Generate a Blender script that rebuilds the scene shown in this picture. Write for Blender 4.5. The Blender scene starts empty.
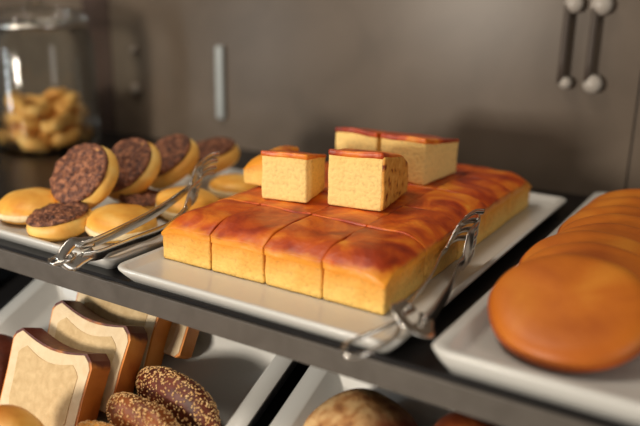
import bpy, bmesh, math, random
from mathutils import Vector, Matrix, noise

random.seed(7)
S = bpy.context.scene
COL = S.collection
R = math.radians

# ------------------------------------------------------------------ camera
cam_d = bpy.data.cameras.new('camera')
cam = bpy.data.objects.new('camera', cam_d)
COL.objects.link(cam)
yaw, pitch, roll = R(31.46), R(16.82), R(1.04)
fw = Vector((-math.sin(yaw) * math.cos(pitch), math.cos(yaw) * math.cos(pitch), -math.sin(pitch)))
rt = Vector((math.cos(yaw), math.sin(yaw), 0))
up = rt.cross(fw)
rt2 = rt * math.cos(roll) + up * math.sin(roll)
up2 = -rt * math.sin(roll) + up * math.cos(roll)
M = Matrix((rt2, up2, -fw)).transposed().to_4x4()
M.translation = Vector((.4882, -.5081, .256))
cam.matrix_world = M
cam_d.sensor_width = 36.0
cam_d.lens = 762.3 / 640 * 36
cam_d.clip_start = .02
cam_d.dof.use_dof = True
cam_d.dof.focus_distance = .715
cam_d.dof.aperture_fstop = 2.3
S.camera = cam

# ------------------------------------------------------------------ light
w = bpy.data.worlds.new('room_glow')
S.world = w
w.use_nodes = True
bg = w.node_tree.nodes['Background']
bg.inputs[0].default_value = (1.0, .86, .70, 1)
bg.inputs[1].default_value = .20


def area(name, loc, target, sx, sy, power, color):
    d = bpy.data.lights.new(name, 'AREA')
    d.shape = 'RECTANGLE'
    d.size, d.size_y = sx, sy
    d.energy = power
    d.color = color
    o = bpy.data.objects.new(name, d)
    COL.objects.link(o)
    o.location = loc
    o.rotation_euler = (Vector(target) - Vector(loc)).to_track_quat('-Z', 'Y').to_euler()
    return o


area('window_light', (-.42, -1.95, .24), (.1, .2, .05), .32, .30, 38, (1.0, .89, .75))
area('ceiling_light', (-.4, -.30, 1.6), (-.1, .1, 0), .6, .6, 13, (1.0, .87, .72))
area('jar_side_light', (1.9, -.25, .5), (-.5, .27, .1), .45, 1.2, 5.5, (1.0, .95, .88))  # unseen light, added to streak the jar's right side
area('jar_streak_light', (-.92, -.84, .10), (-.53, .30, .10), .07, .42, 2.5, (.82, .94, 1.0))  # unseen light, added for the highlight streaks on the jar glass

S.view_settings.view_transform = 'Standard'
S.view_settings.look = 'None'
S.view_settings.gamma = 1
S.view_settings.exposure = 0.0
S.view_settings.use_curve_mapping = False


# ------------------------------------------------------------------ materials
def mat(name):
    m = bpy.data.materials.new(name)
    m.use_nodes = True
    nt = m.node_tree
    return m, nt, nt.nodes['Principled BSDF']


def lin(r, g, b):
    f = lambda c: c / 12.92 if c <= .04045 else ((c + .055) / 1.055) ** 2.4
    return (f(r / 255), f(g / 255), f(b / 255), 1)


def plain(name, col, rough=.5, metal=0.0, ior=1.5, coat=0.0):
    m, nt, b = mat(name)
    b.inputs['Base Color'].default_value = col
    b.inputs['Roughness'].default_value = rough
    b.inputs['Metallic'].default_value = metal
    b.inputs['IOR'].default_value = ior
    b.inputs['Coat Weight'].default_value = coat
    return m


def mottled(name, stops, scale=30, detail=6, rough=.5, bump=.3, bscale=200, coat=0.0, sss=0.0, dist=.4, bdist=.002, vary=True):
    """noise driven colour ramp with a bumpy surface"""
    m, nt, b = mat(name)
    N, L = nt.nodes, nt.links
    tc = N.new('ShaderNodeTexCoord')
    vec = tc.outputs['Object']
    if vary:
        oi = N.new('ShaderNodeObjectInfo')
        mu = N.new('ShaderNodeMath'); mu.operation = 'MULTIPLY'; mu.inputs[1].default_value = 3.0
        L.new(oi.outputs['Random'], mu.inputs[0])
        ad = N.new('ShaderNodeVectorMath'); ad.operation = 'ADD'
        L.new(vec, ad.inputs[0]); L.new(mu.outputs[0], ad.inputs[1])
        vec = ad.outputs[0]
    nz = N.new('ShaderNodeTexNoise')
    nz.inputs['Scale'].default_value = scale
    nz.inputs['Detail'].default_value = detail
    nz.inputs['Distortion'].default_value = dist
    L.new(vec, nz.inputs['Vector'])
    cr = N.new('ShaderNodeValToRGB')
    el = cr.color_ramp.elements
    while len(el) > 1:
        el.remove(el[-1])
    el[0].position, el[0].color = stops[0]
    for p_, c_ in stops[1:]:
        e = el.new(p_); e.color = c_
    L.new(nz.outputs['Fac'], cr.inputs['Fac'])
    L.new(cr.outputs['Color'], b.inputs['Base Color'])
    b.inputs['Roughness'].default_value = rough
    b.inputs['Coat Weight'].default_value = coat
    b.inputs['Coat Roughness'].default_value = .3
    if sss:
        b.inputs['Subsurface Weight'].default_value = sss
        b.inputs['Subsurface Radius'].default_value = (.01, .005, .002)
        b.inputs['Subsurface Scale'].default_value = .4
    n2 = N.new('ShaderNodeTexNoise')
    n2.inputs['Scale'].default_value = bscale
    n2.inputs['Detail'].default_value = 4
    L.new(vec, n2.inputs['Vector'])
    bp = N.new('ShaderNodeBump')
    bp.inputs['Strength'].default_value = bump
    bp.inputs['Distance'].default_value = bdist
    L.new(n2.outputs['Fac'], bp.inputs['Height'])
    L.new(bp.outputs[0], b.inputs['Normal'])
    m['ramp'] = 1
    return m


def crumb_mat(name, low, high, z0, z1, bump=.6, spots=None):
    """cut cake: colour changes from pale base to baked top, with pores"""
    m, nt, b = mat(name)
    N, L = nt.nodes, nt.links
    tc = N.new('ShaderNodeTexCoord')
    sp = N.new('ShaderNodeSeparateXYZ')
    L.new(tc.outputs['Object'], sp.inputs[0])
    nz = N.new('ShaderNodeTexNoise'); nz.inputs['Scale'].default_value = 45; nz.inputs['Detail'].default_value = 5
    L.new(tc.outputs['Object'], nz.inputs['Vector'])
    ma = N.new('ShaderNodeMath'); ma.operation = 'MULTIPLY_ADD'
    ma.inputs[1].default_value = .03; L.new(nz.outputs['Fac'], ma.inputs[0]); L.new(sp.outputs['Z'], ma.inputs[2])
    mr = N.new('ShaderNodeMapRange')
    mr.inputs['From Min'].default_value = z0 + .015; mr.inputs['From Max'].default_value = z1 + .015
    L.new(ma.outputs[0], mr.inputs['Value'])
    mx = N.new('ShaderNodeMix'); mx.data_type = 'RGBA'
    mx.inputs[6].default_value = low; mx.inputs[7].default_value = high
    L.new(mr.outputs[0], mx.inputs[0])
    # small darker pores
    vo = N.new('ShaderNodeTexNoise'); vo.inputs['Scale'].default_value = 260; vo.inputs['Detail'].default_value = 3
    L.new(tc.outputs['Object'], vo.inputs['Vector'])
    r2 = N.new('ShaderNodeMapRange'); r2.inputs['From Min'].default_value = .30; r2.inputs['From Max'].default_value = .50
    r2.inputs['To Min'].default_value = .80
    L.new(vo.outputs['Fac'], r2.inputs['Value'])
    m2 = N.new('ShaderNodeMix'); m2.data_type = 'RGBA'; m2.blend_type = 'MULTIPLY'; m2.inputs[0].default_value = 1
    L.new(mx.outputs[2], m2.inputs[6]); L.new(r2.outputs[0], m2.inputs[7])
    L.new(m2.outputs[2], b.inputs['Base Color'])
    b.inputs['Roughness'].default_value = .75
    bp = N.new('ShaderNodeBump'); bp.inputs['Strength'].default_value = bump; bp.inputs['Distance'].default_value = .002
    L.new(vo.outputs['Fac'], bp.inputs['Height']); L.new(bp.outputs[0], b.inputs['Normal'])
    return m


M_wall = mottled('wall_panel', [(.3, lin(86, 76, 66)), (.7, lin(100, 89, 78))], scale=9, rough=.3, bump=.02, bscale=30, vary=False)
M_wall.node_tree.nodes['Principled BSDF'].inputs['IOR'].default_value = 1.25
M_wall_l = mottled('wall_panel_dark', [(.3, lin(62, 50, 45)), (.7, lin(72, 58, 52))], scale=5, rough=.2, bump=.02, bscale=30, vary=False)
M_trim = plain('wall_trim', lin(50, 40, 36), .4)
M_floor = mottled('floor_tiles', [(.3, lin(96, 84, 72)), (.7, lin(116, 102, 88))], scale=4, rough=.4, bump=.05, vary=False)
M_board = plain('black_board', lin(17, 15, 17), .34)
M_edge = mottled('edge_strip', [(.3, lin(78, 72, 66)), (.7, lin(92, 86, 80))], scale=40, rough=.42, bump=.05, vary=False)
M_dark = plain('dark_back', lin(16, 15, 17), .6)
M_tray = plain('white_melamine', lin(208, 208, 204), .28, coat=.2)
M_crust = mottled('cake_crust', [(.30, lin(122, 32, 5)), (.43, lin(166, 56, 7)), (.54, lin(200, 86, 14)), (.64, lin(224, 122, 26)), (.76, lin(236, 158, 50))],
                  scale=20, detail=8, rough=.45, bump=.5, bscale=130, coat=.08, dist=1.2)


def golden_lip(m, z0, z1, col):
    # the crust turns golden where it rolls over the side
    nt = m.node_tree; N, L = nt.nodes, nt.links
    b = N['Principled BSDF']
    src = b.inputs['Base Color'].links[0].from_socket
    tc = N.new('ShaderNodeTexCoord'); sp = N.new('ShaderNodeSeparateXYZ'); L.new(tc.outputs['Object'], sp.inputs[0])
    n1 = N.new('ShaderNodeTexNoise'); n1.inputs['Scale'].default_value = 60; L.new(tc.outputs['Object'], n1.inputs['Vector'])
    ma = N.new('ShaderNodeMath'); ma.operation = 'MULTIPLY_ADD'; ma.inputs[1].default_value = .012
    L.new(n1.outputs['Fac'], ma.inputs[0]); L.new(sp.outputs['Z'], ma.inputs[2])
    mr = N.new('ShaderNodeMapRange'); mr.inputs['From Min'].default_value = z0 + .006; mr.inputs['From Max'].default_value = z1 + .006
    mr.interpolation_type = 'SMOOTHSTEP'
    L.new(ma.outputs[0], mr.inputs['Value'])
    mx = N.new('ShaderNodeMix'); mx.data_type = 'RGBA'; mx.inputs[6].default_value = col
    L.new(mr.outputs[0], mx.inputs[0]); L.new(src, mx.inputs[7]); L.new(mx.outputs[2], b.inputs['Base Color'])


golden_lip(M_crust, .0305, .0385, lin(232, 152, 40))
M_crumb = crumb_mat('cake_side', lin(242, 200, 110), lin(232, 148, 36), .006, .030)
M_cut = crumb_mat('cake_cut', lin(246, 214, 136), lin(246, 208, 122), .03, .06)
M_side = mottled('cake_side_crust', [(.34, lin(120, 50, 10)), (.42, lin(206, 140, 50)), (.7, lin(230, 176, 84))], scale=110, detail=3, rough=.6, bump=.4)
M_bun = mottled('bun_yellow', [(.3, lin(222, 150, 56)), (.52, lin(242, 194, 100)), (.72, lin(250, 216, 140))], scale=22, detail=4, rough=.5, bump=.15)
M_plain = mottled('plain_doughnut', [(.3, lin(214, 136, 40)), (.52, lin(236, 174, 72)), (.72, lin(246, 202, 112))], scale=24, detail=4, rough=.5, bump=.15)
M_choc = mottled('choc_crumb', [(.3, lin(48, 22, 18)), (.48, lin(112, 66, 46)), (.68, lin(176, 116, 80))], scale=170, detail=6, rough=.55, bump=1.0, bscale=230, bdist=.004)
M_cookie = mottled('cookie', [(.3, lin(164, 80, 12)), (.55, lin(190, 104, 20)), (.75, lin(206, 128, 36))], scale=14, detail=5, rough=.5, bump=.12, bscale=300)
M_cookie_rim = plain('cookie_rim', lin(156, 72, 16), .6)
M_biscuit = mottled('jar_biscuit', [(.3, lin(206, 136, 52)), (.55, lin(240, 184, 98)), (.75, lin(250, 216, 144))], scale=40, rough=.55, bump=.3)
M_steel = plain('steel', (.62, .60, .57, 1), .2, 1.0)
M_white_bread = mottled('bread_crumb', [(.3, lin(226, 200, 150)), (.7, lin(240, 222, 182))], scale=120, detail=4, rough=.8, bump=.4, bscale=400)
M_toastc = mottled('toast_crumb', [(.3, lin(190, 162, 118)), (.7, lin(210, 184, 140))], scale=120, detail=4, rough=.85, bump=.4, bscale=400)
M_pale = mottled('bread_pale_rim', [(.3, lin(212, 188, 150)), (.7, lin(224, 204, 170))], scale=90, rough=.8, bump=.3, bscale=300)
M_bcrust = mottled('bread_crust', [(.3, lin(116, 44, 12)), (.55, lin(176, 88, 26)), (.75, lin(204, 124, 48))], scale=22, rough=.45, bump=.15, coat=.1)
M_tcrust = mottled('toast_crust', [(.3, lin(176, 96, 34)), (.55, lin(210, 130, 52)), (.75, lin(222, 150, 70))], scale=22, rough=.5, bump=.15)
M_dcrust = mottled('dark_crust', [(.3, lin(58, 20, 10)), (.6, lin(106, 44, 20)), (.8, lin(150, 78, 38))], scale=30, rough=.55, bump=.3)
M_seed = mottled('seed', [(.3, lin(214, 160, 92)), (.7, lin(240, 206, 150))], scale=200, rough=.5, bump=0)
M_brown = mottled('brown_bun', [(.3, lin(92, 34, 14)), (.55, lin(138, 66, 28)), (.75, lin(176, 104, 54))], scale=40, rough=.5, bump=.3)
M_golden = mottled('golden_bun', [(.3, lin(190, 104, 24)), (.6, lin(226, 158, 62)), (.8, lin(240, 190, 100))], scale=26, rough=.45, bump=.2)
M_seedroll = mottled('seed_roll', [(.3, lin(92, 40, 14)), (.6, lin(142, 76, 28)), (.8, lin(176, 108, 48))], scale=30, rough=.45, bump=.3)
M_flour = mottled('flour_bun', [(.30, lin(120, 66, 32)), (.46, lin(178, 126, 74)), (.64, lin(214, 176, 122))], scale=70, detail=8, rough=.75, bump=.5, bscale=220)
M_disc = plain('pale_disc', lin(160, 154, 146), .4)
M_dot = plain('dull_dot', lin(112, 102, 92), .5)
M_streak = plain('pale_streak', lin(152, 158, 158), .4)  # tone of a bright streak, given to a made-up bar
M_rod = plain('dark_rod', lin(70, 61, 54), .6)


def glass():
    m = bpy.data.materials.new('jar_glass'); m.use_nodes = True
    nt = m.node_tree; nt.nodes.clear(); N, L = nt.nodes, nt.links
    o = N.new('ShaderNodeOutputMaterial'); mix = N.new('ShaderNodeMixShader')
    t = N.new('ShaderNodeBsdfTransparent'); t.inputs[0].default_value = (.93, .94, .93, 1)
    g = N.new('ShaderNodeBsdfGlossy'); g.inputs['Roughness'].default_value = .06
    f = N.new('ShaderNodeFresnel'); f.inputs[0].default_value = 1.42
    k = N.new('ShaderNodeMath'); k.operation = 'MULTIPLY'; k.inputs[1].default_value = .7
    L.new(f.outputs[0], k.inputs[0]); L.new(k.outputs[0], mix.inputs[0]); L.new(t.outputs[0], mix.inputs[1]); L.new(g.outputs[0], mix.inputs[2])
    L.new(mix.outputs[0], o.inputs[0])
    return m


M_glass = glass()


# ------------------------------------------------------------------ mesh helpers
def obj(name, bm, m, parent=None, smooth=True, loc=None, rot=None):
    bmesh.ops.recalc_face_normals(bm, faces=bm.faces)
    me = bpy.data.meshes.new(name)
    bm.to_mesh(me); bm.free()
    if smooth:
        for p in me.polygons:
            p.use_smooth = True
    me.materials.append(m)
    o = bpy.data.objects.new(name, me)
    COL.objects.link(o)
    if parent:
        o.parent = parent
    if loc is not None:
        o.location = loc
    if rot is not None:
        o.rotation_euler = rot
    return o


def tag(o, label, cat, group=None):
    o['label'] = label; o['category'] = cat
    if group:
        o['group'] = group
    return o


def thing(name, label, cat, loc=(0, 0, 0), rot=(0, 0, 0), group=None):
    o = bpy.data.objects.new(name, None)
    o.empty_display_size = .02
    COL.objects.link(o)
    o.location = loc; o.rotation_euler = rot
    return tag(o, label, cat, group)


def struct(o):
    o['kind'] = 'structure'
    return o


def copy_thing(o, label, loc, rot, group=None, scale=None):
    c = o.copy(); COL.objects.link(c); c.location = loc; c.rotation_euler = rot; c['label'] = label
    if group:
        c['group'] = group
    if scale:
        c.scale = scale
    for ch in list(o.children):
        d = ch.copy(); COL.objects.link(d); d.parent = c
        for g in list(ch.children):
            e = g.copy(); COL.objects.link(e); e.parent = d
    return c


def rbox(bm, lo, hi, r=.003, n=10, deform=None):
    lo, hi = Vector(lo), Vector(hi)
    c, h = (lo + hi) / 2, (hi - lo) / 2
    r = min(r, *(h * .98))

    def ts(hh):
        e = r / hh
        t = [-1, -1 + e * .3, -1 + e * .65, -1 + e]
        k = max(1, n - 4)
        t += [-1 + e + (2 - 2 * e) * i / k for i in range(1, k)]
        return t + [1 - e, 1 - e * .65, 1 - e * .3, 1]
    T = [ts(h[i]) for i in range(3)]
    cache = {}

    def vert(q):
        key = tuple(round(x, 7) for x in q)
        if key in cache:
            return cache[key]
        q = Vector(q)
        inn = Vector([max(-(h[i] - r), min(h[i] - r, q[i])) for i in range(3)])
        d = q - inn
        p = inn + d.normalized() * r if d.length > 1e-9 else q
        p = p + c
        if deform:
            p = deform(p)
        cache[key] = bm.verts.new(p)
        return cache[key]
    for ax in range(3):
        a, b = (ax + 1) % 3, (ax + 2) % 3
        for s in (-1, 1):
            for i in range(len(T[a]) - 1):
                for j in range(len(T[b]) - 1):
                    vs = []
                    for (ii, jj) in ((i, j), (i + 1, j), (i + 1, j + 1), (i, j + 1)):
                        q = [0, 0, 0]; q[ax] = s * h[ax]; q[a] = T[a][ii] * h[a]; q[b] = T[b][jj] * h[b]
                        v = vert(q)
                        if v not in vs:
                            vs.append(v)
                    if len(vs) > 2:
                        try:
                            bm.faces.new(vs)
                        except ValueError:
                            pass
    return bm


def lathe(bm, prof, seg=48, deform=None, close=False):
    """profile of (radius, z); ends at radius 0 become poles"""
    rings = []
    for (r, z) in prof:
        if r < 1e-6:
            p = Vector((0, 0, z))
            rings.append([bm.verts.new(deform(p) if deform else p)])
        else:
            ring = []
            for k in range(seg):
                a = 2 * math.pi * k / seg
                p = Vector((r * math.cos(a), r * math.sin(a), z))
                ring.append(bm.verts.new(deform(p) if deform else p))
            rings.append(ring)
    pairs = list(zip(rings[:-1], rings[1:]))
    if close:
        pairs.append((rings[-1], rings[0]))
    for A, B in pairs:
        for k in range(seg):
            l = (k + 1) % seg
            if len(A) == 1 and len(B) == 1:
                continue
            if len(A) == 1:
                bm.faces.new((A[0], B[k], B[l]))
            elif len(B) == 1:
                bm.faces.new((A[k], A[l], B[0]))
            else:
                bm.faces.new((A[k], A[l], B[l], B[k]))
    return bm


def smooth_path(pts, sub=8):
    P = [Vector(p) for p in pts]
    out = []
    for i in range(len(P) - 1):
        p0 = P[i - 1] if i else P[0] * 2 - P[1]
        p1, p2 = P[i], P[i + 1]
        p3 = P[i + 2] if i + 2 < len(P) else P[-1] * 2 - P[-2]
        for k in range(sub):
            t = k / sub
            out.append(.5 * ((2 * p1) + (p2 - p0) * t + (2 * p0 - 5 * p1 + 4 * p2 - p3) * t * t + (3 * p1 - p0 - 3 * p2 + p3) * t ** 3))
    out.append(P[-1])
    return out


def sweep(bm, pts, wfun, tfun, upv=(0, 0, 1), seg=10, closed=False):
    """tube of elliptic section along pts; w across, t along upv"""
    upv = Vector(upv).normalized()
    n = len(pts)
    rings = []
    for i, p in enumerate(pts):
        if closed:
            d = pts[(i + 1) % n] - pts[i - 1]
        else:
            d = pts[min(i + 1, n - 1)] - pts[max(i - 1, 0)]
        d.normalize()
        side = d.cross(upv)
        if side.length < 1e-4:
            side = d.cross(Vector((1, 0, 0)))
        side.normalize()
        u = side.cross(d)
        f = i / (n - 1)
        a, b = wfun(f), tfun(f)
        rings.append([bm.verts.new(p + side * a * math.cos(2 * math.pi * k / seg) + u * b * math.sin(2 * math.pi * k / seg)) for k in range(seg)])
    m = n if closed else n - 1
    for i in range(m):
        A, B = rings[i], rings[(i + 1) % n]
        for k in range(seg):
            l = (k + 1) % seg
            bm.faces.new((A[k], A[l], B[l], B[k]))
    if not closed:
        bm.faces.new(rings[0][::-1]); bm.faces.new(rings[-1])
    return bm


def prism(bm, pts, z0, z1):
    a = [bm.verts.new((x, y, z0)) for x, y in pts]
    b = [bm.verts.new((x, y, z1)) for x, y in pts]
    bm.faces.new(a[::-1]); bm.faces.new(b)
    for i in range(len(pts)):
        j = (i + 1) % len(pts)
        bm.faces.new((a[i], a[j], b[j], b[i]))
    return bm


def rrect(x0, y0, x1, y1, r, k=6):
    out = []
    for cx, cy, a0 in ((x1 - r, y0 + r, -90), (x1 - r, y1 - r, 0), (x0 + r, y1 - r, 90), (x0 + r, y0 + r, 180)):
        for i in range(k + 1):
            a = R(a0 + 90 * i / k)
            out.append((cx + r * math.cos(a), cy + r * math.sin(a)))
    return out


def tray_mesh(x0, y0, x1, y1, prof, r=.014):
    """prof: list of (inset, z) from the foot outside, over the rim, to the inner floor"""
    bm = bmesh.new()
    loops = []
    for ins, z in prof:
        rr = max(.002, r - ins * .6)
        loops.append([bm.verts.new((x, y, z)) for x, y in rrect(x0 + ins, y0 + ins, x1 - ins, y1 - ins, rr)])
    for A, B in zip(loops[:-1], loops[1:]):
        for i in range(len(A)):
            j = (i + 1) % len(A)
            bm.faces.new((A[i], A[j], B[j], B[i]))
    bm.faces.new(loops[0][::-1]); bm.faces.new(loops[-1])
    return bm


def nz(p, s, seed=0.0):
    return noise.noise(Vector(p) * s + Vector((seed, seed * 1.7, seed * .3)))


# ------------------------------------------------------------------ room shell
WA = R(-4.0)         # the wall runs slightly askew to the shelf
WN = Vector((math.sin(WA), math.cos(WA), 0))
WD = .49


def wallpt(s, z, off=0.0):
    p = WN * (WD - off) + Vector((WN.y, -WN.x, 0)) * s
    return Vector((p.x, p.y, z))


bm = bmesh.new()
prism(bm, [(-.50, 0), (.3600, 0), (.3600, .03), (-.50, .03)], -.9, 1.5)
struct(obj('wall_back', bm, M_wall, smooth=False, loc=(WN.x * WD, WN.y * WD, 0), rot=(0, 0, -WA)))
bm = bmesh.new()
prism(bm, [(-3.2, .001), (-.5602, .001), (-.5602, .03), (-3.2, .03)], -.9, 1.5)
struct(obj('wall_left', bm, M_wall, smooth=False, loc=(WN.x * WD, WN.y * WD, 0), rot=(0, 0, -WA)))
bm = bmesh.new()
prism(bm, [(-3.2, -3.2), (1.6, -3.2), (1.6, .9), (-3.2, .9)], -.93, -.9)
struct(obj('floor', bm, M_floor, smooth=False))
bm = bmesh.new()
prism(bm, [(-.56, -.002), (-.5002, -.002), (-.5002, .03), (-.56, .03)], -.9, 1.5)
struct(obj('trim_2', bm, M_wall_l, smooth=False, loc=(WN.x * WD, WN.y * WD, 0), rot=(0, 0, -WA)))
bm = bmesh.new()
prism(bm, [(.3625, 0), (1.6, 0), (1.6, .03), (.3625, .03)], -.9, 1.5)
struct(obj('wall_right', bm, M_wall, smooth=False, loc=(WN.x * WD, WN.y * WD, 0), rot=(0, 0, -WA)))
bm = bmesh.new()
prism(bm, [(.3602, .004), (.3623, .004), (.3623, .03), (.3602, .03)], -.9, 1.5)
struct(obj('trim_1', bm, M_trim, smooth=False, loc=(WN.x * WD, WN.y * WD, 0), rot=(0, 0, -WA)))

# ------------------------------------------------------------------ the display shelves
SF = -.051           # front of the upper shelf
ST = -.0085          # its top surface
sh = thing('display_shelf', 'black upper display shelf with a grey front edge carrying three white platters', 'shelf', (0, 0, ST))
bm = bmesh.new()
back = [wallpt(.80, 0, .003), wallpt(-1.6, 0, .003)]
prism(bm, [(-1.4, SF + .004), (.9, SF + .004), (back[0].x, back[0].y), (back[1].x, back[1].y)], -.0235, 0)
obj('shelf_board', bm, M_board, sh, smooth=False)
bm = bmesh.new()
rbox(bm, (-1.4, SF, -.0243), (.9, SF + .004, -.0035), r=.0008, n=6)
obj('front_edge', bm, M_edge, sh, smooth=False)
TILT = R(24)
P0 = Vector((0, -.05, -.115))
LN = Vector((0, -math.sin(TILT), math.cos(TILT)))
LV = Vector((0, math.cos(TILT), math.sin(TILT)))
LOWER_FLOOR = -.020  # inside floor of the lower trays, below their rims


def low(x, v, wz):
    return P0 + Vector((x, 0, 0)) + LV * v + LN * wz


ls = thing('slanted_shelf', 'black slanted lower display shelf under the grey edged upper shelf', 'shelf', low(0, 0, -.0285), (TILT, 0, 0))
bm = bmesh.new()
rbox(bm, (-1.2, -.34, -.016), (.9, .19, 0), r=.001, n=6)
obj('shelf_board', bm, M_dark, ls, smooth=False)
bm = bmesh.new()
rbox(bm, (-.335, .03, .0), (-.300, .06, .055), r=.001, n=6)
obj('support_post', bm, M_edge, ls, smooth=False)

# ------------------------------------------------------------------ platters
Z = -.0085
prof_up = [(.012, Z), (.011, Z), (.004, -.001), (.0005, .0035), (0, .0052), (.001, .0063), (.005, .0063), (.0065, .0055), (.0095, .0005), (.012, -.0005), (.05, -.0007)]
t = tag(obj('serving_platter', tray_mesh(-.0105, -.0548, .276, .429, prof_up), M_tray), 'long white rectangular platter under the cornbread squares', 'platter')
t = tag(obj('serving_platter', tray_mesh(-.222, -.046, -.022, .31, prof_up), M_tray), 'white rectangular platter under the chocolate topped doughnuts', 'platter')
prof_ck = [(.014, Z), (.012, Z), (.004, .003), (.0005, .0095), (0, .011), (.001, .0122), (.008, .0122), (.011, .011), (.016, .002), (.021, 0), (.05, -.0002)]
t = tag(obj('serving_platter', tray_mesh(.300, -.055, .535, .462, prof_ck), M_tray), 'white raised edge platter at the right under the flat round buns', 'platter')
# deep trays on the slanted shelf (local frame: rim plane at z = 0)
prof_lo = [(.014, -.028), (.012, -.028), (.003, -.004), (0, -.001), (.001, 0), (.018, 0), (.020, -.001), (.030, -.018), (.036, -.020), (.06, -.0201)]
tag(obj('bread_tray', tray_mesh(-.228, -.27, .135, .115, prof_lo), M_tray, loc=P0, rot=(TILT, 0, 0)), 'deep white slanted tray holding the toast slices and seeded roll', 'tray')
tag(obj('bread_tray', tray_mesh(.153, -.27, .50, .115, prof_lo), M_tray, loc=P0, rot=(TILT, 0, 0)), 'deep white slanted tray at the right holding the floury bun', 'tray')


# ------------------------------------------------------------------ cornbread
def bake(pw, pd, ph, drops, seed, wedge=0.0, amp=.0016):
    """surface deformation of a piece: outer sides sag, top gently uneven"""
    l, r, f, b = drops

    def d(p):
        k = max(0.0, min(1.0, p.z / ph))
        dz = 0.0
        for on, dist in ((l, p.x), (r, pw - p.x), (f, p.y), (b, pd - p.y)):
            if on:
                q = max(0.0, 1 - max(dist, 0) / .028)
                dz -= .0100 * q * q
        dz += nz((p.x, p.y, 0), 38, seed) * amp - wedge * p.y / pd
        s = nz(p, 60, seed + 5) * .0009
        return Vector((p.x + s, p.y + nz(p, 60, seed + 9) * .0009, p.z + dz * k * k))
    return d


def cake_piece(label, loc, rot, w_, d_, h_, drops, seed, cmat, crust_th, wedge=0.0, name='cornbread_square', group=None, side=False, lip=.008):
    t = thing(name, label, 'cornbread', loc, rot, group)
    df = bake(w_, d_, h_, drops, seed, wedge)
    bm = bmesh.new()
    rbox(bm, (.0006, .0006, 0), (w_ - .0006, d_ - .0006, h_ - .003), r=.0025, n=14, deform=df)
    obj('crumb', bm, cmat, t)
    bm = bmesh.new()
    rbox(bm, (0, 0, h_ - crust_th), (w_, d_, h_), r=min(lip, crust_th * .49), n=18, deform=df)
    obj('crust', bm, M_crust, t)
    if side:
        bm = bmesh.new()
        rbox(bm, (w_ - .003, .001, .001), (w_ + .0012, d_ - .001, h_ - .004), r=.0018, n=12, deform=df)
        obj('side_crust', bm, M_side, t)
    return t


NX, NY, PW, PD, PH = 4, 5, .06, .0772, .0455
rown = ['front row', 'second row', 'third row', 'fourth row', 'back row']
coln = ['at the left end', 'second from the left', 'third from the left', 'at the right end']
for j in range(NY):
    for i in range(NX):
        lab = 'orange crusted cornbread square on the platter, %s, %s' % (rown[j], coln[i])
        cake_piece(lab, (i * PW + .0001, j * PD, -.0005), (0, 0, 0), PW - .0002, PD - .0002,
                   PH + (.001 if 0 < j < 4 else 0), (i == 0, i == NX - 1, j == 0, j == NY - 1), i * 3.1 + j * 7.7,
                   M_crumb, .0125, lip=.0016, group='cornbread squares laid on the platter')
zs = PH + .0012
gs = 'cornbread squares stacked on top'
cake_piece('pale cut cornbread square stacked on top, left one in front', (.051, .091, zs), (0, 0, R(12)), .050, .056, .050,
           (0, 0, 0, 0), 2.2, M_cut, .006, wedge=.011, group=gs, lip=.002)
cake_piece('wide cornbread square with a speckled baked side, right one stacked in front', (.1175, .109, zs), (0, 0, R(9)), .0575, .083, .0575,
           (0, 0, 0, 1), 8.2, M_cut, .0075, wedge=.017, group=gs, side=True, lip=.003)
cake_piece('low golden cornbread piece lying on top at the far left, half behind a stacked square', (.0, .128, zs), (0, 0, R(4)), .037, .060, .034,
           (1, 0, 1, 0), 5.2, M_crumb, .006, group=gs, lip=.002)
cake_piece('cornbread square stacked on top, left one of the rear pair', (.049, .238, zs), (0, 0, R(-1)), .056, .070, .052,
           (0, 0, 0, 0), 4.6, M_cut, .0065, wedge=.013, group=gs, lip=.002)
cake_piece('cornbread square stacked on top, right one of the rear pair', (.1085, .236, zs), (0, 0, R(-4)), .058, .082, .052,
           (0, 0, 0, 0), 6.9, M_cut, .0065, wedge=.013, group=gs, lip=.002)


# ------------------------------------------------------------------ doughnuts
def bun_profile(r, th, n=10):
    pr = [(0, 0)]
    for k in range(n + 1):
        a = -math.pi / 2 + math.pi * k / n
        pr.append((r - th * .5 + th * .5 * math.cos(a), th * .5 + th * .5 * math.sin(a)))
    pr.append((0, th * 1.06))
    return pr


def doughnut(label, group):
    t = thing('chocolate_doughnut', label, 'doughnut', group=group)
    bm = bmesh.new()
    lathe(bm, bun_profile(.040, .026), 40, lambda p: p + Vector((nz(p, 40, 3) * .0018, nz(p, 40, 6) * .0018, nz(p, 40, 9) * .001)))
    obj('bun', bm, M_bun, t)
    bm = bmesh.new()
    df = lambda p: p + Vector((0, 0, nz(p, 260, 4) * .003 + nz(p, 100, 2) * .0022)) if p.z > .024 else p
    pr = [(0, .0235), (.030, .0235), (.0368, .0225), (.0376, .0240), (.036, .0268)]
    pr += [(.036 * (1 - k / 9), .0272 + .0035 * (1 - (1 - k / 9) ** 2)) for k in range(1, 10)] + [(0, .0307)]
    lathe(bm, pr, 56, df)
    obj('chocolate_topping', bm, M_choc, t)
    return t


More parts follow.
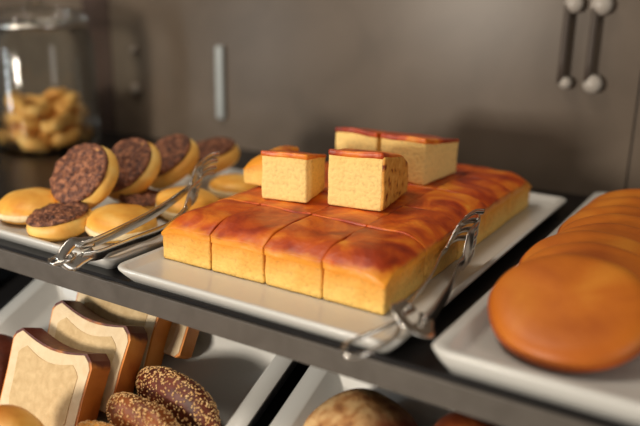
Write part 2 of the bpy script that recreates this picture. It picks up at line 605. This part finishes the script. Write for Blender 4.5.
gd = 'chocolate topped doughnuts on the platter'
d0 = doughnut('chocolate topped doughnut leaning, leftmost and nearest of the upper row', gd)
d0.location = (-.153, .057, .0385); d0.rotation_euler = (R(48), R(-14), R(12))
copy_thing(d0, 'chocolate topped doughnut leaning, second of the upper row', (-.148, .118, .035), (R(43), R(-14), R(8)))
copy_thing(d0, 'chocolate topped doughnut leaning, third of the upper row', (-.147, .183, .030), (R(33), R(-15), R(4)))
copy_thing(d0, 'chocolate topped doughnut lying at the far end of the upper row', (-.146, .254, .020), (R(14), R(-8), 0))
copy_thing(d0, 'doughnut with chocolate top lying at the platter front under a leaning one', (-.137, -.002, .0005), (R(8), R(-5), 0), scale=(.86, .86, .86))
copy_thing(d0, 'chocolate topped doughnut lying half hidden under the second leaning one', (-.118, .096, .0), (R(4), R(3), R(40)), scale=(.7, .7, .8))


def plain_bun(label):
    t = thing('filled_doughnut', label, 'doughnut', group='plain yellow doughnuts on the platter')
    bm = bmesh.new()
    pr = [(0, 0), (.030, .0), (.037, .003), (.0395, .008), (.040, .013), (.038, .018), (.031, .0225), (.018, .0255), (0, .0265)]
    lathe(bm, pr, 40, lambda p: p + Vector((nz(p, 45, 13) * .002, nz(p, 45, 16) * .002, nz(p, 45, 19) * .0015)))
    obj('bun', bm, M_plain, t)
    bm = bmesh.new()
    pr = [(.0390, .0055), (.0402, .008), (.0406, .0105), (.0400, .0135), (.0385, .012), (.0385, .007)]
    lathe(bm, pr, 40, lambda p: p + Vector((nz(p, 45, 13) * .002, nz(p, 45, 16) * .002, nz(p, 45, 19) * .0015 + nz(p, 120, 2) * .001)), close=True)
    obj('pale_band', bm, M_white_bread, t)
    return t


b0 = plain_bun('plain yellow doughnut at the left end of the platter front')
b0.scale = (.9, .9, .95); b0.location = (-.205, .014, .004); b0.rotation_euler = (R(6), R(2), 0)
copy_thing(b0, 'plain yellow doughnut beside the left tongs, nearest the platter front', (-.084, .030, .001), (R(4), R(3), R(30)), scale=(.92, .92, 1))
copy_thing(b0, 'plain yellow doughnut beside the left tongs, behind another yellow one', (-.072, .120, .002), (R(8), R(2), R(70)), scale=(.92, .92, 1))
copy_thing(b0, 'plain yellow doughnut behind the claws of the left tongs', (-.074, .215, .001), (R(3), R(2), R(110)))

# ------------------------------------------------------------------ flat round buns at the right
ords = ['nearest', 'second', 'third', 'fourth', 'fifth', 'sixth', 'seventh', 'farthest']
ck = None
for k in range(8):
    lab = 'flat round orange brown bun, %s in the shingled row' % ords[k]
    loc = (.375 + .003 * math.sin(k * 2.1), .036 + .041 * k, .0255 + .0006 * (k % 2))
    tl = (22, 22, 21, 20, 19, 18, 18, 18)[k]
    loc = loc[:2] + ((.0225, .0225, .0215, .0205, .020, .019, .019, .019)[k],)
    rot = (R(tl), R(1.2 * math.sin(k * 1.3)), R(6 * math.sin(k * 3.7)))
    if ck is None:
        ck = thing('flat_bun', lab, 'bun', loc, rot, 'flat round buns shingled on the right platter')
        bm = bmesh.new()
        pr = [(0, .002), (.03, .0005), (.045, .001), (.0505, .0045), (.0525, .0085), (.051, .013), (.0475, .0165), (.040, .0188), (.028, .0198), (.014, .0203), (0, .0205)]
        pr = [(r_ * 1.12, z_ * .86) for r_, z_ in pr]
        lathe(bm, pr, 64, lambda p: p + Vector((nz(p, 22, 23) * .002, nz(p, 22, 26) * .002, nz(p, 30, 29) * .0012)))
        obj('bun_top', bm, M_cookie, ck)
        bm = bmesh.new()
        pr = [(r_ * 1.12, z_ * .86) for r_, z_ in [(.051, .002), (.0535, .0045), (.0538, .0062), (.053, .0078), (.050, .006)]]
        lathe(bm, pr, 64, lambda p: p + Vector((nz(p, 22, 23) * .002, nz(p, 22, 26) * .002, nz(p, 30, 29) * .0012)), close=True)
        obj('browned_rim', bm, M_cookie_rim, ck)
    else:
        copy_thing(ck, lab, loc, rot, scale=(1, 1, (.88, .86, .80, .75, .72, .7, .7, .7)[k]))

# ------------------------------------------------------------------ glass jar of biscuits
JX, JY, JR = -.530, .300, .084
jar = thing('glass_jar', 'clear glass biscuit jar with a round lid at the left end of the shelf', 'jar', (JX, JY, ST))
jar.scale = (1, 1, 1.1)
bm = bmesh.new()
pr = [(0, .004), (JR - .012, .004), (JR - .005, .010), (JR - .003, .03), (JR - .003, .150), (JR - .008, .165), (JR - .016, .173), (JR - .016, .180),
      (JR - .012, .180), (JR - .012, .174), (JR - .005, .167), (JR, .150), (JR, .030), (JR - .002, .008), (JR - .010, .0), (0, 0)]
lathe(bm, pr, 64)
obj('jar_body', bm, M_glass, jar)
bm = bmesh.new()
pr = [(0, .1805), (JR - .010, .1805), (JR - .006, .183), (JR - .006, .190), (JR - .012, .194), (JR - .035, .200), (.018, .204), (.010, .207), (.009, .213), (.016, .219), (.018, .227), (.012, .234), (0, .236)]
lathe(bm, pr, 48)
obj('lid', bm, M_glass, jar)
bm = bmesh.new()
pr = [(JR - .0155, .1735), (JR - .0085, .1735), (JR - .0065, .177), (JR - .0085, .1800), (JR - .0155, .1800)]
lathe(bm, pr, 48, close=True)
obj('neck_ring', bm, M_steel, jar)
gb = 'biscuits in the glass jar'
bi = None
rnd = random.Random(3)
slots = []
for lay, (zz, rad, cnt) in enumerate(((.020, .047, 6), (.020, .0, 1), (.046, .043, 5), (.046, 0, 1), (.071, .036, 4))):
    for k in range(cnt):
        a = 2 * math.pi * k / max(cnt, 1) + lay * .5
        slots.append((rad * math.cos(a), rad * math.sin(a), zz))
for (x, y, z) in slots:
    loc = (JX + x, JY + y, ST + z); rot = (rnd.uniform(-.7, .7), rnd.uniform(-.7, .7), rnd.uniform(0, 6))
    if bi is None:
        bm = bmesh.new()
        ring = [Vector((.0175 * math.cos(a), .0175 * math.sin(a), .003 * math.sin(3 * a))) for a in [2 * math.pi * q / 36 for q in range(36)]]
        sweep(bm, ring, lambda f: .0095 + .0012 * math.sin(f * 38), lambda f: .0095 + .0012 * math.cos(f * 38), seg=12, closed=True)
        bi = tag(obj('ring_biscuit', bm, M_biscuit, loc=loc, rot=rot), 'small golden ring biscuit heaped in the glass jar', 'biscuit', gb)
    else:
        copy_thing(bi, bi['label'], loc, rot)


# ------------------------------------------------------------------ tongs
def claw(bm, base, direction, sidev, upv, L, W, curl):
    """scalloped gripping head: curved palm with four long teeth"""
    d, s, u = Vector(direction).normalized(), Vector(sidev).normalized(), Vector(upv).normalized()
    base = Vector(base)
    palm = [base + d * L * f + u * (.005 * math.sin(f * 3.2)) for f in (0, .15, .3, .45, .62)]
    sweep(bm, smooth_path(palm, 5), lambda f: W * (.30 + .70 * min(1, f * 1.7) ** .8) / 2, lambda f: .0012, upv=u, seg=14)
    for k in range(4):
        o = s * W * (k - 1.5) / 4.1
        pts = [base + o + d * L * .56 + u * .0050, base + o + d * L * .72 + u * .0045, base + o * 1.03 + d * L * .88 + u * (.0045 + curl * .0022), base + o * 1.03 + d * L + u * (.0045 + curl * .007)]
        sweep(bm, smooth_path(pts, 5), lambda f: W * .112 * (1 - .25 * f), lambda f: .0012, upv=u, seg=10)


def tongs(label, armA, armB, ring, width, headL, headW, sideA, sideB):
    o = Vector(armA[0])
    t = thing('serving_tongs', label, 'tongs', o, (0, 0, 0), 'steel serving tongs')
    for arm, sd, curl in ((armA, sideA, -1), (armB, sideB, 1)):
        pts = smooth_path([Vector(p) - o for p in arm], 8)
        d = pts[-1] - pts[-6]
        sv = Vector(sd)
        upv = sv.cross(d).normalized()
        bm = bmesh.new()
        sweep(bm, pts, lambda f: width * (.75 + .35 * math.sin(math.pi * min(1, f * 1.1))), lambda f: .0014, upv=upv, seg=12)
        a = obj('arm', bm, M_steel, t)
        bm = bmesh.new()
        claw(bm, pts[-1] - d.normalized() * .004, d, sv, upv, headL, headW, curl)
        obj('claw', bm, M_steel, a)
    bm = bmesh.new()
    pts = smooth_path([Vector(p) - o for p in ring] + [Vector(ring[0]) - o], 8)[:-1]
    sweep(bm, pts, lambda f: .0017, lambda f: .0017, seg=8, closed=True)
    obj('pull_ring', bm, M_steel, t)
    # rolled hinge where both arms meet
    bm = bmesh.new()
    a0, b0_ = Vector(armA[0]) - o, Vector(armB[0]) - o
    ax = (a0 + b0_) / 2
    dirv = (Vector(armA[1]) - Vector(armA[0])).normalized()
    off = (a0 - b0_).normalized()
    hp = [a0 + dirv * .014, a0 + off * .003, a0 - dirv * .009 + off * .005, ax - dirv * .019, b0_ - dirv * .009 - off * .005, b0_ - off * .003, b0_ + dirv * .014]
    sweep(bm, smooth_path(hp, 6), lambda f: width * .8, lambda f: .0015, upv=dirv.cross(a0 - b0_ + Vector((.0001, 0, 0))), seg=10)
    obj('hinge', bm, M_steel, t)
    return t


tongs('steel serving tongs lying across the platter edge left of the cornbread',
      [(-.038, -.064, 0.0230), (-.034, -.040, 0.0245), (-.035, .022, 0.0305), (-.036, .072, 0.0420), (-.036, .088, 0.0480)],
      [(-.034, -.068, 0.0145), (-.028, -.050, 0.0130), (-.024, -.010, 0.0155), (-.020, .032, 0.0200), (-.022, .062, 0.0310)],
      [(-.036, -.072, 0.0180), (-.031, -.082, 0.0170), (-.038, -.094, 0.0150), (-.048, -.091, 0.0150), (-.047, -.078, 0.0170)],
      .0066, .046, .034, (.35, -.1, .9), (.35, -.1, .9))
tongs('steel serving tongs resting on the platter edge right of the cornbread',
      [(.272, -.030, .024), (.266, -.004, .023), (.259, .042, .024), (.252, .076, .029), (.252, .092, .032)],
      [(.285, -.027, .016), (.283, .000, .015), (.276, .045, .0165), (.268, .080, .020), (.267, .098, .023)],
      [(.271, -.034, .019), (.262, -.052, .015), (.250, -.078, .011), (.256, -.090, .0085), (.266, -.082, .009), (.275, -.055, .013)],
      .0085, .060, .042, (.45, 0, .9), (.1, 0, 1))


# ------------------------------------------------------------------ toast slices on the slanted tray
golden_lip(M_tcrust, .070, .077, (0, 0, 0, 1))
for n_ in M_tcrust.node_tree.nodes:                      # the domed top is baked darkest, the sides stay orange
    if n_.type == 'MIX':
        L_ = M_tcrust.node_tree.links
        src_ = n_.inputs[7].links[0].from_socket
        L_.new(src_, n_.inputs[6]); L_.remove(n_.inputs[7].links[0]); n_.inputs[7].default_value = lin(84, 30, 12)


def toast(label, loc, rot, g):
    t = thing('toast_slice', label, 'bread slice', loc, rot, g)
    W, H, T = .110, .084, .024

    def outline(ins):
        # bread-shaped outline in x (across) and z (up), dipped top with shoulders
        w, h = W / 2 - ins, H - ins
        pts = []
        for x, z in ((-w + .004, ins * .3), (w - .004, ins * .3)):
            pts.append((x, z))
        pts += [(w, ins + .004), (w, h * .5), (w + .002, h * .86), (w - .001, h - .006), (w - .008, h - .001)]
        for k in range(1, 8):
            f = k / 8
            x = (w - .008) * (1 - 2 * f)
            pts.append((x, h - .001 - .007 * math.sin(math.pi * f)))
        pts += [(-w + .008, h - .001), (-w + .001, h - .006), (-w - .002, h * .86), (-w, h * .5), (-w, ins + .004)]
        return pts

    def slab(ins, y0, y1, bulge=0.0):
        bm = bmesh.new()
        o = outline(ins)
        rows = []
        for y, sc in ((y0, 1.0), (y0 + (y1 - y0) * .12, 1 + bulge), (y1 - (y1 - y0) * .12, 1 + bulge), (y1, 1.0)):
            rows.append([bm.verts.new((x * sc, y, H / 2 + (z - H / 2) * sc)) for x, z in o])
        for A, B in zip(rows[:-1], rows[1:]):
            for i in range(len(A)):
                j = (i + 1) % len(A)
                bm.faces.new((A[i], A[j], B[j], B[i]))
        bm.faces.new(rows[0]); bm.faces.new(rows[-1][::-1])
        return bm
    obj('crust', slab(0, .0006, T - .0006, .004), M_tcrust, t, smooth=False)
    obj('pale_rim', slab(.0022, -.0002, T + .0002), M_pale, t, smooth=False)
    obj('crumb', slab(.014, -.0008, T + .0008), M_toastc, t, smooth=False)
    return t


LEAN = R(-22)
gt = 'toast slices leaning in the slanted tray'
fl = LOWER_FLOOR
tw = .0565
s0 = toast('thick white toast slice leaning at the front of its row', low(-.064, -.072, fl + .0168), (LEAN, 0, R(-2)), gt)
copy_thing(s0, 'thick white toast slice leaning second in its row', low(-.054, -.030, fl + .0168), (LEAN, R(1), R(-3)))
copy_thing(s0, 'thick white toast slice leaning third in its row', low(-.052, .012, fl + .0172), (LEAN - R(3), R(-1), R(1)))
copy_thing(s0, 'thick white toast slice leaning last, under the shelf edge', low(-.032, .048, fl + .0175), (LEAN - R(6), 0, R(-2)), scale=(1, .8, .82))


# ------------------------------------------------------------------ rolls in the lower trays
def dome(bm, rx, ry, h, seed, amp=.003, seg=48):
    n = 14
    pr = [(0, 0), (.75, .0)]
    for k in range(n + 1):
        a = math.pi / 2 * k / n
        pr.append((.82 + .18 * math.cos(a) if k < 3 else math.cos(a) ** .8 * 1.0, .10 + .90 * math.sin(a)))
    pr = [(0, 0), (.80, 0), (.93, .05), (.99, .18), (1.0, .32)] + [(math.cos(math.pi / 2 * k / n), .32 + .68 * math.sin(math.pi / 2 * k / n)) for k in range(1, n)] + [(0, 1.0)]

    def df(p):
        q = Vector((p.x * rx, p.y * ry, p.z * h))
        return q + Vector((nz(q, 30, seed), nz(q, 30, seed + 4), nz(q, 30, seed + 8) * .7)) * amp
    lathe(bm, pr, seg, df)
    return bm


def seeded(label, loc, rot, rx, ry, h, seed, m, count):
    t = thing('seeded_roll', label, 'bread roll', loc, rot, 'seeded rolls in the slanted tray')
    body = bmesh.new(); dome(body, rx, ry, h, seed)
    body.verts.ensure_lookup_table()
    cand = [(f.calc_center_median().copy(), f.normal.copy()) for f in body.faces]
    obj('roll', body, m, t)
    rr = random.Random(int(seed * 10))
    bm = bmesh.new()
    for _ in range(count):
        a, el = rr.uniform(0, 2 * math.pi), math.asin(rr.uniform(.05, 1))
        q = Vector((rx * math.cos(el) * math.cos(a), ry * math.cos(el) * math.sin(a), h * (.32 + .68 * math.sin(el))))
        nrm = Vector((q.x / rx ** 2, q.y / ry ** 2, (q.z - .32 * h) / (.68 * h) ** 2)).normalized()
        q = q + Vector((nz(q, 30, seed), nz(q, 30, seed + 4), nz(q, 30, seed + 8) * .7)) * .003
        rot3 = nrm.to_track_quat('Z', 'X').to_matrix() @ Matrix.Rotation(rr.uniform(0, 6.3), 3, 'Z')
        sc = rr.uniform(.8, 1.2)
        vs = []
        for p in ((1, 0, 0), (-.9, .0, 0), (0, .55, 0), (0, -.55, 0), (0, 0, .5), (0, 0, -.5)):
            vs.append(bm.verts.new(q + nrm * .0003 + rot3 @ (Vector(p) * .0016 * sc)))
        for i, j, k in ((0, 2, 4), (2, 1, 4), (1, 3, 4), (3, 0, 4), (2, 0, 5), (1, 2, 5), (3, 1, 5), (0, 3, 5)):
            bm.faces.new((vs[i], vs[j], vs[k]))
    o = obj('sesame_seeds', bm, M_seed, t)
    o['kind'] = 'stuff'
    return t


seeded('dark seeded roll at the back of its row, nearest the grey shelf edge', low(.058, -.001, fl + .0035), (TILT - R(10), 0, R(-10)), .058, .019, .049, 3.3, M_dcrust, 700)
seeded('brown seeded roll second from the back of its row', low(.054, -.039, fl + .0035), (TILT - R(10), 0, R(-10)), .056, .019, .053, 5.1, M_seedroll, 760)
seeded('golden brown seeded roll at the front of its row beside the toast', low(.047, -.076, fl + .0035), (TILT - R(10), 0, R(-10)), .055, .019, .056, 7.7, M_golden, 700)


def M_flour_side(m):
    # one side of the bun is baked brown where the flour has rubbed off
    nt = m.node_tree; N, L = nt.nodes, nt.links
    b = N['Principled BSDF']
    src = b.inputs['Base Color'].links[0].from_socket
    tc = N.new('ShaderNodeTexCoord'); sp = N.new('ShaderNodeSeparateXYZ'); L.new(tc.outputs['Object'], sp.inputs[0])
    n1 = N.new('ShaderNodeTexNoise'); n1.inputs['Scale'].default_value = 50; n1.inputs['Detail'].default_value = 6
    L.new(tc.outputs['Object'], n1.inputs['Vector'])
    ma = N.new('ShaderNodeMath'); ma.operation = 'MULTIPLY_ADD'; ma.inputs[1].default_value = .05
    L.new(n1.outputs['Fac'], ma.inputs[0]); L.new(sp.outputs['X'], ma.inputs[2])
    mr = N.new('ShaderNodeMapRange'); mr.inputs['From Min'].default_value = .034; mr.inputs['From Max'].default_value = .062
    L.new(ma.outputs[0], mr.inputs['Value'])
    mx = N.new('ShaderNodeMix'); mx.data_type = 'RGBA'; mx.inputs[7].default_value = lin(120, 58, 26)
    L.new(mr.outputs[0], mx.inputs[0]); L.new(src, mx.inputs[6]); L.new(mx.outputs[2], b.inputs['Base Color'])


def roll(name, label, loc, rot, rx, ry, h, seed, m, top=None, group=None):
    t = thing(name, label, 'bread roll', loc, rot, group)
    bm = bmesh.new(); dome(bm, rx, ry, h, seed)
    obj('roll', bm, m, t)
    return t


roll('dark_bun', 'dark brown crusted bun at the far left beside the toast', low(-.160, -.045, fl), (TILT, 0, 0), .041, .046, .058, 2.0, M_dcrust)
roll('golden_bun', 'golden bun at the bottom left corner in front of the toast, upper of two', low(-.012, -.112, fl + .056), (TILT + R(6), 0, 0), .038, .031, .050, 4.0, M_golden)
roll('golden_bun', 'golden bun at the bottom left corner underneath another golden bun', low(-.012, -.120, fl), (TILT, 0, 0), .040, .035, .058, 4.6, M_golden)
M_flour_side(M_flour)
t = roll('floury_bun', 'pale flour dusted round bun in the right slanted tray', low(.236, .024, fl), (TILT, 0, 0), .050, .048, .060, 6.0, M_flour)
roll('brown_bun', 'reddish brown bun at the lower right under the shelf edge', low(.322, .046, fl), (TILT, 0, 0), .036, .034, .058, 8.0, M_brown)


# ------------------------------------------------------------------ made-up rods, bar and discs for unclear marks on the back wall
def wall_mark(label, s, z0, z1, r0, r1):
    b = wallpt(s, 0, 0)  # rod and round ends are made up for blurred, unidentified marks
    t = thing('rod_mark', label, 'wall_mark', (b.x, b.y, z0), (0, 0, -WA), 'made-up rods for blurred marks on the back wall')
    bm = bmesh.new()
    pts = [Vector((-.006, -.014, z)) for z in (0, .3 * (z1 - z0), .7 * (z1 - z0), z1 - z0)]
    sweep(bm, pts, lambda f: .0045, lambda f: .0045, upv=(0, 1, 0), seg=16)
    obj('rod', bm, M_rod, t)
    for z, r in ((0, r0), (z1 - z0, r1)):
        bm = bmesh.new()
        lathe(bm, [(0, -.020), (r * .6, -.019), (r * .95, -.015), (r, -.010), (r, -.004), (r * .7, 0), (0, 0)], 32)
        for v in bm.verts:
            v.co = Vector((v.co.x, v.co.z, v.co.y + z))
        obj('end_disc', bm, M_disc, t)
    return t


wall_mark('left one of two made-up dark rods with pale ends for blurred wall marks', .273, .138, .236, .008, .0115)
wall_mark('right one of two made-up dark rods with pale ends for blurred wall marks', .306, .139, .236, .012, .013)

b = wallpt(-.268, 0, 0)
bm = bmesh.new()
rbox(bm, (-.0075, -.010, 0), (.0075, .0, .118), r=.004, n=8)  # pale bar made up in place of an unidentified bright streak
tag(obj('wall_streak', bm, M_streak, loc=(b.x, b.y, .039), rot=(0, 0, -WA)), 'made-up slim pale bar for a bright streak on the wall behind the doughnuts', 'bar')
for s_, z_, r_, lab in ((-.445, .140, .008, 'upper of two made-up pale discs for faint dots on the wall beside the jar'), (-.445, .074, .010, 'lower of two made-up pale discs for faint dots on the wall beside the jar')):
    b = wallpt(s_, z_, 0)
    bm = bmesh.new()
    lathe(bm, [(0, -.012), (r_ * .6, -.0115), (r_ * .95, -.008), (r_, -.004), (r_ * .8, 0), (0, 0)], 28)  # disc made up in place of a faint, unidentified pale dot
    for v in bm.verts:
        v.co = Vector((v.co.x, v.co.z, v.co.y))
    tag(obj('wall_dot', bm, M_dot, loc=b, rot=(0, 0, -WA)), lab, 'dot', 'made-up discs for faint dots on the wall')
